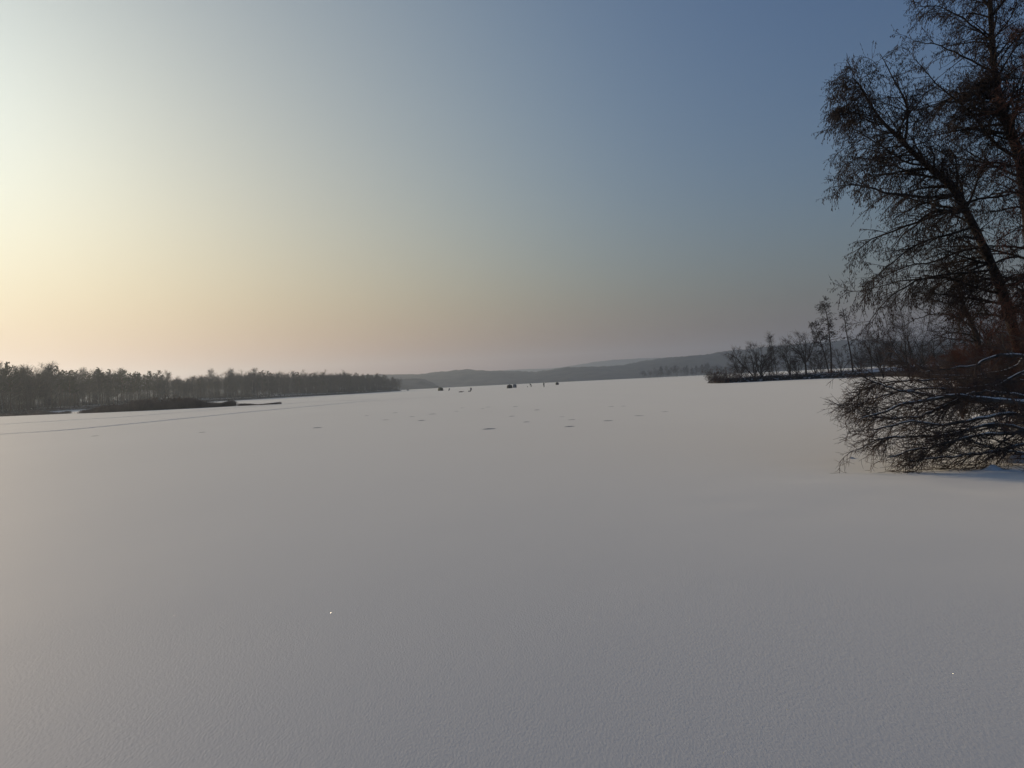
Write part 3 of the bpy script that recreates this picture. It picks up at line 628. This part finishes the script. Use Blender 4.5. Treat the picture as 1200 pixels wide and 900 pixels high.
# ------------------------------------------------------------------ fallen branches on the ice
def fallen():
    rng = np.random.default_rng(202)
    base = np.array([11.2, 16.2, 0.6]); o = thing('fallen_branches', base, 'tangle of fallen willow branches carrying snow, lying on the ice at the right', 'branches')
    Ls = [(P3([(1275, 478), (1235, 474), (1200, 472), (1170, 470), (1142, 470), (1130, 464), (1110, 465), (1082, 470), (1056, 474), (1030, 484), (1008, 490)], 15.6, 14.6), .062),
          (P3([(1200, 466), (1182, 462), (1162, 460), (1142, 460), (1120, 468), (1095, 480)], 15.9, 15.2), .03),
          (P3([(1270, 424), (1230, 418), (1200, 417), (1178, 416), (1164, 417), (1150, 424), (1138, 430), (1110, 431), (1080, 437)], 17, 16), .04),
          (P3([(1165, 468), (1130, 472), (1106, 476), (1090, 484), (1070, 489), (1040, 490), (1010, 487)], 15.3, 15.6), .034),
          (P3([(1260, 495), (1225, 489), (1200, 488), (1182, 485), (1150, 489), (1125, 495), (1100, 498), (1068, 494), (1040, 500), (1015, 505)], 15, 14.5), .035),
          (P3([(1255, 492), (1230, 500), (1200, 506), (1178, 508), (1150, 510), (1120, 516), (1095, 522), (1065, 528), (1040, 536)], 14.6, 14.2), .032),
          (P3([(1240, 380), (1190, 428), (1160, 437), (1120, 441), (1082, 438), (1066, 428), (1050, 414)], 17.5, 18), .025),
          (P3([(1160, 470), (1120, 466), (1080, 462), (1050, 456), (1030, 450), (1002, 436)], 16, 15.8), .02),
          (P3([(1262, 520), (1225, 515), (1195, 522), (1165, 530), (1130, 534), (1090, 538), (1060, 541)], 14.3, 14.2), .028),
          (P3([(1210, 442), (1180, 446), (1150, 452), (1120, 456), (1085, 455), (1050, 460), (1020, 468), (1000, 478)], 16.6, 16), .026),
          (P3([(1235, 400), (1215, 425), (1190, 440), (1170, 452), (1148, 463), (1130, 480)], 16.4, 15.7), .026),
          (P3([(1220, 505), (1185, 500), (1160, 497), (1130, 505), (1100, 510), (1060, 512), (1030, 515), (1003, 528)], 14.8, 14.4), .024),
          (P3([(1240, 540), (1205, 532), (1180, 528), (1150, 522), (1120, 508)], 14, 14.5), .02),
          (P3([(1200, 446), (1160, 444), (1120, 445), (1080, 446), (1045, 447), (1015, 455), (998, 470)], 17, 16.6), .018)]
    A, AR = [], []
    snow = Tubes()
    for pts, r0 in Ls:
        pts = [base+np.array([1.9, .5, -.1])+rng.normal(0, .15, 3)]+list(pts); q = smooth_path(pts, 26); q[1:] += rng.normal(0, .012, (25, 3)); q[:, 2] = np.maximum(q[:, 2], .03)
        rad = r0*(1-np.linspace(0, 1, 26))**.8+.008; link('branch', Tubes().add(q, rad, 8).mesh('branch', org=base), M_GREYBARK, o); A.append(q); AR.append(rad)
        # snow lying along the upper side
        k = rng.uniform(.6, 1.1, 26)*(vnoise(np.arange(26)/2.5, np.zeros(26), int(r0*1000)) > -.32); q2 = q.copy(); q2[:, 2] += rad*.6+.004
        V = np.where((rad > .011)[:, None], q2, q2); snow.add(V, rad*.78*k*np.interp(rad, [.01, .03], [.6, 1.]), 6)
    so = link('snow', snow.mesh('snow', org=base), M_FRESH, o); so['label'] = 'thin snow lying along the upper sides of the branches'
    A, AR = np.array(A), np.array(AR); tw, tw2 = Tubes(), Tubes()
    P, D, r, t = spawn(rng, A, AR, 31, .03, .98, 38, 14, (-.7, -.1, -.15), .7)
    s1 = shoots(rng, P, D, rng.uniform(.4, 1.2, len(t))*(1.2-.75*t), 8, .1, .03, .015); r1 = taper(len(t), 8, np.clip(r*.55, .008, .017), .005); tw.add(s1, r1, 5)
    P, D, r, t = spawn(rng, s1, r1, 9, .1, 1, 40, 14)
    s2 = shoots(rng, P, D, rng.uniform(.15, .5, len(t)), 5, .13, .03, .01); r2 = taper(len(t), 5, .005, .0028); tw.add(s2, r2, 3)
    P, D, r, t = spawn(rng, s2, r2, 3, .2, 1, 42, 14)
    s3 = shoots(rng, P, D, rng.uniform(.06, .24, len(t)), 3, .13, .03, .01); tw2.add(s3, taper(len(t), 3, .0036, .002), 3)
    tag(link('twigs', tw.mesh('twigs', org=base), M_BRUSH, o), kind='stuff'); tag(link('twigs', tw2.mesh('twigs', org=base), M_BRUSH, o), kind='stuff')
fallen()

# ------------------------------------------------------------------ snow hummocks by the branches
def hummock(px, Y, rx, ry, h, label):
    p = onground(px, Y); n = 24; rings = 8; V = []; rg_ = np.random.default_rng(int(px))
    for i in range(rings+1):
        t = i/rings
        for j in range(n):
            a = j*2*math.pi/n; w = 1+.25*vnoise(np.array(math.cos(a)*1.5+px), np.array(math.sin(a)*1.5), 3)
            V.append((rx*t*w*math.cos(a), ry*t*w*math.sin(a), h*(math.cos(t*math.pi)*.5+.5)*(1+.3*vnoise(np.array(a*2), np.array(t*3), 7))-.02))
    Q = [(i*n+j, i*n+(j+1) % n, (i+1)*n+(j+1) % n, (i+1)*n+j) for i in range(rings) for j in range(n)]
    o = link('snow_hummock', mesh('snow_hummock', V, np.array(Q)[:, ::-1]), M_BANKSNOW); o.location = (p[0], p[1], 0); tag(o, label, 'snow heap')
hummock(1163, 14.0, .28, .18, .11, 'small sunlit snow hummock in front of the fallen branches')
hummock(1195, 14.9, .6, .35, .2, 'larger snow hummock under the fallen branches at the frame edge')
hummock(998, 16.8, .14, .12, .05, 'tiny snow lump at the left tips of the fallen branches')

# ------------------------------------------------------------------ tracks across the lake
def track(name, pix, w, seed, label):
    P = smooth_path(np.array([np.append(onground(px, EYE*F/((py-(CY-(px-CX)*math.tan(ROLL)))*math.cos(ROLL)))[:2], 0) for px, py in pix]), 700)
    T = norm(np.gradient(P, axis=0)); N = np.stack([-T[:, 1], T[:, 0], T[:, 0]*0], 1)
    k = np.arange(700); prof = [(-1, .0), (-.75, .018), (-.45, .022), (-.25, .004), (.25, .004), (.45, .022), (.75, .018), (1, 0)]
    rows = []
    for i, (a, h) in enumerate(prof):
        q = P+N*(a*w+vnoise(k/2.3, np.zeros(700)+i, seed)[:, None]*.12); q[:, 2] = h*np.clip(.9+1.4*vnoise(k/1.6, np.zeros(700)+i, seed+1), .1, 1.7)+.006; rows.append(q)
    V = np.array(rows); i = np.arange(8*700).reshape(8, 700); Q = np.stack([i[:-1, :-1], i[:-1, 1:], i[1:, 1:], i[1:, :-1]], -1).reshape(-1, 4)
    o = link(name, mesh(name, V.reshape(-1, 3), Q[:, ::-1]), M_BANKSNOW); tag(o, kind='structure', label=label)
track('path', [(-60, 515), (0, 509), (70, 504.5), (150, 497), (240, 488), (300, 482), (360, 476.5), (420, 471), (460, 468.3), (512, 465)], .42, 61, 'trodden track over the snow, the nearer of two')
track('path', [(-60, 503), (0, 497.5), (80, 492.5), (140, 489), (190, 485), (250, 480), (326, 474), (360, 471.5), (390, 470), (440, 468)], .36, 71, 'trodden track over the snow, the farther of two')

# ------------------------------------------------------------------ drilled fishing holes
HOLES = [(573, 502.6, 12, 1), (670, 492.1, 9, 1), (667.4, 499.9, 10, .8), (659, 488.6, 6, .7), (712.7, 493.2, 10, 1), (748.5, 487.3, 10, .7), (716, 476.5, 6, .5), (730.7, 476, 5, .6), (779.4, 482.6, 10, .4), (604, 476.5, 5, .9), (629.3, 480.4, 5.5, .9),
         (599.6, 487.8, 7, .4), (617, 494.5, 6, .4), (572, 477, 5, .4), (565.6, 479, 4, .5), (463.3, 483.8, 6, .5), (483, 488.3, 5, .4), (494, 492.7, 7, .6), (507, 485.2, 7, .7), (452, 492, 6, .4), (535, 482, 4, .5), (541.7, 478, 4, .3), (372, 501.2, 9, .7), (430, 487, 4, .3), (111, 511, 8, .6), (237, 506.6, 7, .4)]
def hole_mesh(rng):
    n, V, Q, mi = 20, [], [], []
    prof = [(.11, -.05), (.115, .01), (.2, .012), (.32, .016), (.46, .009), (.62, -.003)]
    for (r, z) in prof:
        for j in range(n):
            a = j*2*math.pi/n; w = 1+.35*vnoise(np.array(math.cos(a)*2+5), np.array(math.sin(a)*2+r*3), int(rng.integers(1, 9999)) if False else SEED[0])
            V.append((r*w*math.cos(a)*1.25, r*w*math.sin(a), z*(1+.9*vnoise(np.array(a*1.7), np.array(r*9), SEED[0]+4)) if r > .12 else z))
    for i in range(len(prof)-1):
        for j in range(n): Q.append((i*n+j, i*n+(j+1) % n, (i+1)*n+(j+1) % n, (i+1)*n+j))
    return V, Q, n
SEED = [1]
MARKS = [(150, 'the long reed spit'), (400, 'the tapering tip of the left wood'), (516, 'the leftmost olive shelter'), (552, 'the seated angler in black'), (600, 'the black and grey shelters'), (626, 'the bending angler'), (655, 'the rightmost shelter'), (740, 'the wooded hill right of all shelters')]
def hole_label(i):
    m = lambda h: min(range(len(MARKS)), key=lambda k: abs(MARKS[k][0]-h[0]))
    k = m(HOLES[i]); same = sorted([h for h in HOLES if m(h) == k], key=lambda h: -h[1]); j = same.index(HOLES[i])
    return 'fishing hole in front of %s, %s' % (MARKS[k][1], 'the nearest one' if j == 0 else '%s nearest there' % ORD[j])
cols = ['slush_ring']
for i, (px, py, w, dk) in enumerate(HOLES):
    SEED[0] = i*13+2
    Y = EYE*F/((py-(CY-(px-CX)*math.tan(ROLL)))*math.cos(ROLL)); p = onground(px, Y); size = (w*Y/F)/1.2
    side = 'left' if px < 520 else 'right' if px > 700 else 'middle'
    o = thing('fishing_hole', (p[0], p[1], 0), hole_label(i), 'fishing hole', 'fishing holes drilled across the lake')
    V, Q, n = hole_mesh(rng); me = mesh('slush_ring', np.array(V)*np.array([size, size*1.1, min(1.2, .5+dk*.8)]), np.array(Q)[:, ::-1][:, ::-1])
    link('slush_ring', me, M_SLUSH, o)
    a = np.arange(12)*2*math.pi/12; VV = np.column_stack([np.cos(a)*.15*size*1.2, np.sin(a)*.15*size*1.2, np.full(12, .012)]); VV = np.vstack([VV, [0, 0, .012]])
    link('water', mesh('water', VV, np.array([(j, (j+1) % 12, 12) for j in range(12)])), M_WATER, o)

# ------------------------------------------------------------------ anglers, shelters and gear
M_DARK = mat('dark_winter_suit', (.02, .021, .024), .85, .2, noise=4, col2=(.035, .036, .04))
M_NAVY = mat('navy_winter_suit', (.018, .022, .035), .85, .2)
M_FACE = mat('skin', (.42, .25, .18), .6, .3)
M_OLIVE = mat('olive_tent_cloth', (.075, .08, .035), .8, .2, noise=2, col2=(.11, .11, .05))
M_BLACKC = mat('black_tent_cloth', (.02, .02, .022), .8, .2)
M_GREYC = mat('grey_tent_cloth', (.17, .18, .18), .8, .2, noise=2, col2=(.22, .22, .22))
M_PLASTIC = mat('dark_plastic', (.03, .03, .032), .5, .4)
def person(loc, rz, label, pose, suit, cat='person'):
    o = thing('person', loc, label, cat, None, rz)
    if pose == 'sit':
        J = {'pelvis': (0, 0, .48), 'chest': (0, .07, .86), 'neck': (0, .12, 1.06), 'head': (0, .17, 1.2), 'top': (0, .17, 1.31)}
        legs = [((s*.1, .02, .46), (s*.14, .42, .5), (s*.15, .46, .09), (s*.16, .62, .05)) for s in (-1, 1)]
        arms = [((s*.2, .1, .98), (s*.27, .24, .74), (s*.12, .46, .66)) for s in (-1, 1)]
    elif pose == 'lean':
        J = {'pelvis': (0, 0, .9), 'chest': (0, .22, 1.22), 'neck': (0, .38, 1.38), 'head': (0, .48, 1.48), 'top': (0, .54, 1.57)}
        legs = [((s*.1, 0, .88), (s*.13, .1*s, .48), (s*.14, .02*s-.05, .09), (s*.15, .14, .05)) for s in (-1, 1)]
        arms = [((s*.2, .3, 1.3), (s*.25, .4, 1.02), (s*.1, .56, .86)) for s in (-1, 1)]
    else:
        J = {'pelvis': (0, 0, .92), 'chest': (0, .02, 1.28), 'neck': (0, .03, 1.48), 'head': (0, .05, 1.6), 'top': (0, .05, 1.73)}
        legs = [((s*.1, 0, .9), (s*.12, .03, .48), (s*.13, 0, .09), (s*.14, .15, .05)) for s in (-1, 1)]
        arms = [((s*.2, .02, 1.42), (s*.29, .03, 1.14), (s*.27, .16, .9)) for s in (-1, 1)]
    V, E, Rr = [], [], []
    def add(p, r, par=None):
        V.append(p); Rr.append(r)
        if par is not None: E.append((par, len(V)-1))
        return len(V)-1
    pv = add(J['pelvis'], .17); ch = add(J['chest'], .2, pv); nk = add(J['neck'], .085, ch); hd = add(J['head'], .115, nk); add(J['top'], .09, hd)
    for L in legs:
        a = add(L[0], .12, pv); b = add(L[1], .095, a); c = add(L[2], .07, b); add(L[3], .055, c)
    for L in arms:
        a = add(L[0], .095, ch); b = add(L[1], .07, a); c = add(L[2], .05, b)
        d = np.array(L[2])-np.array(L[1]); d = d/np.linalg.norm(d); add(tuple(np.array(L[2])+d*.09), .045, c)
    me = bpy.data.meshes.new('body'); me.from_pydata(V, E, []); ob = bpy.data.objects.new('body', me); COL.objects.link(ob)
    sm = ob.modifiers.new('skin', 'SKIN'); ob.modifiers.new('sub', 'SUBSURF').levels = 1
    for v, r in zip(me.skin_vertices[0].data, Rr): v.radius = (r, r)
    me.skin_vertices[0].data[0].use_root = True
    dg = bpy.context.evaluated_depsgraph_get(); ev = bpy.data.meshes.new_from_object(ob.evaluated_get(dg))
    bpy.data.objects.remove(ob); link('body', ev, suit, o)
    for pl in ev.polygons: pl.use_smooth = True
    # face set into the hood, with the nose
    h = np.array(J['head']); V, Q = [], []
    for i in range(5):
        for j in range(7):
            u = (j-3)/3*.07; v = (i-2)/2*.085; V.append((h[0]+u, h[1]+.098+.035*(1-(u/.075)**2)*(1-(v/.1)**2)+(.022 if (i in (1, 2) and j == 3) else 0), h[2]+v))
    for i in range(4):
        for j in range(6): Q.append((i*7+j, i*7+j+1, (i+1)*7+j+1, (i+1)*7+j))
    link('face', mesh('face', V, np.array(Q)[:, ::-1][:, ::-1]), M_FACE, o)
    if pose == 'sit':
        pass
    return o
def box_mesh(name, sx, sy, sz, bev=.02, top=1.0):
    import bmesh
    bm = bmesh.new(); bmesh.ops.create_cube(bm, size=1)
    for v in bm.verts:
        k = top if v.co.z > 0 else 1; v.co = Vector((v.co.x*sx*k, v.co.y*sy*k, (v.co.z+.5)*sz))
    bmesh.ops.bevel(bm, geom=bm.edges[:], offset=bev, segments=2, affect='EDGES')
    me = bpy.data.meshes.new(name); bm.to_mesh(me); bm.free(); return me
def tent(loc, rz, W_, H_, label, cloth, cloth2):
    """pop-up hub shelter: four walls pushed outwards, pitched roof, door flap, window and guy rods"""
    o = thing('fishing_shelter', loc, label, 'tent', None, rz); h = W_/2
    c = [(-h, -h), (h, -h), (h, h), (-h, h)]; hz = H_*.78
    for k in range(4):
        a = np.array(c[k]); b = np.array(c[(k+1) % 4]); n = np.array([b[1]-a[1], -(b[0]-a[0])]); n = n/np.linalg.norm(n); V, Q = [], []
        m = 7
        for i in range(m):
            for j in range(m):
                u, v = j/(m-1), i/(m-1); q = (a*(1-u)+b*u)*(1-.13*v*v); bulge = .22*W_/2*(1-abs(2*u-1))*(1-abs(2*v-1)); q = q+n*bulge; V.append((q[0], q[1], v*hz))
        Q = [(i*m+j, i*m+j+1, (i+1)*m+j+1, (i+1)*m+j) for i in range(m-1) for j in range(m-1)]
        me = mesh('wall_panel', V, np.array(Q), smooth=False); w = link('wall_panel', me, cloth if k % 2 else cloth2, o)
        if k == 0:
            u = .3*W_; yy = -h*(1.1); V = [(-u*.5, yy-.1, .06), (u*.5, yy-.1, .06), (u*.42, yy-.02, hz*.8), (-u*.42, yy-.02, hz*.8)]
            V += [(x, y+.04, z) for x, y, z in V]; link('door', mesh('door', V, np.array([(0, 1, 2, 3), (4, 7, 6, 5), (0, 4, 5, 1), (1, 5, 6, 2), (2, 6, 7, 3), (3, 7, 4, 0)]), smooth=False), M_BLACKC, o)
    k = .87*h; V = [(-k, -k, hz), (k, -k, hz), (k, k, hz), (-k, k, hz), (0, 0, H_)]+[((V0[0]+V1[0])/2*1.02, (V0[1]+V1[1])/2*1.02, hz+.02) for V0, V1 in (((-k, -k), (k, -k)), ((k, -k), (k, k)), ((k, k), (-k, k)), ((-k, k), (-k, -k)))]
    T = [(0, 5, 4), (5, 1, 4), (1, 6, 4), (6, 2, 4), (2, 7, 4), (7, 3, 4), (3, 8, 4), (8, 0, 4)]
    link('roof', mesh('roof', V, np.array(T), smooth=False), cloth, o)
    for x, y in c: link('corner_pole', Tubes().add(np.array([[x, y, -.02], [x*.93, y*.93, hz*.5], [x*.87, y*.87, hz]]), np.full(3, .015), 5).mesh('corner_pole'), M_PLASTIC, o)
    return o
def gpt(px, py):
    Y = EYE*F/((py-(CY-(px-CX)*math.tan(ROLL)))*math.cos(ROLL)); p = onground(px, Y); return (p[0], p[1], 0)
tent(gpt(516.4, 457.9), .5, 2.1, 1.75, 'olive pop-up ice fishing shelter, leftmost tent on the lake', M_OLIVE, M_OLIVE)
tent(gpt(597.3, 455.0), .3, 1.9, 1.6, 'black pop-up ice fishing shelter beside the grey one', M_BLACKC, M_BLACKC)
tent(gpt(603.3, 454.3), .9, 1.25, 1.75, 'small grey ice fishing shelter just right of the black one', M_GREYC, M_GREYC)
tent(gpt(653, 451.0), .2, 1.5, 1.5, 'dark olive ice fishing shelter, rightmost and farthest tent on the lake', M_OLIVE, M_BLACKC)
tent(gpt(478, 457.6), .2, 1.8, 1.7, 'faint grey shelter on the ice just right of the tip of the left wood', M_GREYC, M_GREYC)
person(gpt(527, 457.9), 2.2, 'person in a dark suit on the ice just right of the leftmost olive tent', 'sit', M_NAVY)
person(gpt(552.4, 458.5), 2.6, 'person in black seated beside a low sled, nearest of the anglers', 'sit', M_DARK)
person(gpt(622.5, 453.6), 1.9, 'person in black bending forward over the ice with a bucket to the left', 'lean', M_DARK)
person(gpt(637.6, 453.8), .7, 'person in dark clothes standing upright between the bending angler and the rightmost tent', 'stand', M_DARK)
def sled(loc, rz, label, L=1.1):
    o = thing('gear_sled', loc, label, 'sled', None, rz)
    V, Q = [], []; m = 9
    for i in range(m):
        t = i/(m-1); x = (t-.5)*L; up = .18*max(0, (t-.75)/.25)**2
        for j, (y, z) in enumerate(((-.25, .2), (-.24, .19), (-.2, .03), (.2, .03), (.24, .19), (.25, .2), (.22, .0), (-.22, .0))): V.append((x, y, z+up))
    for i in range(m-1):
        for j in range(8): Q.append((i*8+j, i*8+(j+1) % 8, (i+1)*8+(j+1) % 8, (i+1)*8+j))
    link('sled_tub', mesh('sled_tub', V, np.array(Q)), M_PLASTIC, o)
    c = link('gear_box', box_mesh('gear_box', L*.5, .34, .26, .03), M_OLIVE, o); c.location = (-.1, 0, .035)
    link('tow_rope', Tubes().add(np.array([[L*.5, 0, .3], [L*.65, .03, .12], [L*.9, -.02, .03], [L*1.2, .1, .02]]), np.full(4, .012), 5).mesh('tow_rope'), M_PLASTIC, o)
    return o
sled(gpt(540.5, 459.6), .1, 'low loaded gear sled lying alone left of the nearest angler', 1.5)
sled(gpt(550.3, 458.9), .3, 'small sled at the feet of the nearest angler', .9)
def bucket(loc, label):
    o = thing('bucket', loc, label, 'bucket'); pr = [(.0, .0), (.13, 0), (.16, .34), (.17, .35), (.155, .35), (.125, .02), (0, .02)]; n = 16; V = [(r*math.cos(a*2*math.pi/n), r*math.sin(a*2*math.pi/n), z) for r, z in pr for a in range(n)]
    link('tub', mesh('tub', V, np.array([(i*n+j, i*n+(j+1) % n, (i+1)*n+(j+1) % n, (i+1)*n+j) for i in range(len(pr)-1) for j in range(n)])), M_PLASTIC, o)
    a = np.linspace(0, math.pi, 9); link('handle', Tubes().add(np.column_stack([np.cos(a)*.165, np.zeros(9)+.02, .34+np.sin(a)*.1]), np.full(9, .007), 5).mesh('handle'), M_PLASTIC, o)
bucket(gpt(618.3, 453.7), 'dark bucket on the snow left of the bending angler')

# ------------------------------------------------------------------ winter haze
def haze():
    me = box_mesh('haze', 1, 1, 1, .001); me = bpy.data.meshes.new('haze')
    x, y0, y1, z0, z1 = 6600, -6600, 6600, -3, 230
    V = [(-x, y0, z0), (x, y0, z0), (x, y1, z0), (-x, y1, z0), (-x, y0, z1), (x, y0, z1), (x, y1, z1), (-x, y1, z1)]
    me.from_pydata(V, [], [(3, 2, 1, 0), (4, 5, 6, 7), (0, 1, 5, 4), (1, 2, 6, 5), (2, 3, 7, 6), (3, 0, 4, 7)])
    m = bpy.data.materials.new('winter_haze'); m.use_nodes = True; n = m.node_tree.nodes; n.remove(n['Principled BSDF'])
    v = n.new('ShaderNodeVolumePrincipled'); v.inputs['Color'].default_value = (.76, .855, .96, 1); v.inputs['Density'].default_value = HAZE_DENSITY; v.inputs['Anisotropy'].default_value = .62
    m.node_tree.links.new(v.outputs[0], n['Material Output'].inputs['Volume'])
    o = link('haze', me, m); tag(o, kind='stuff')
if HAZE_DENSITY > 0: haze()
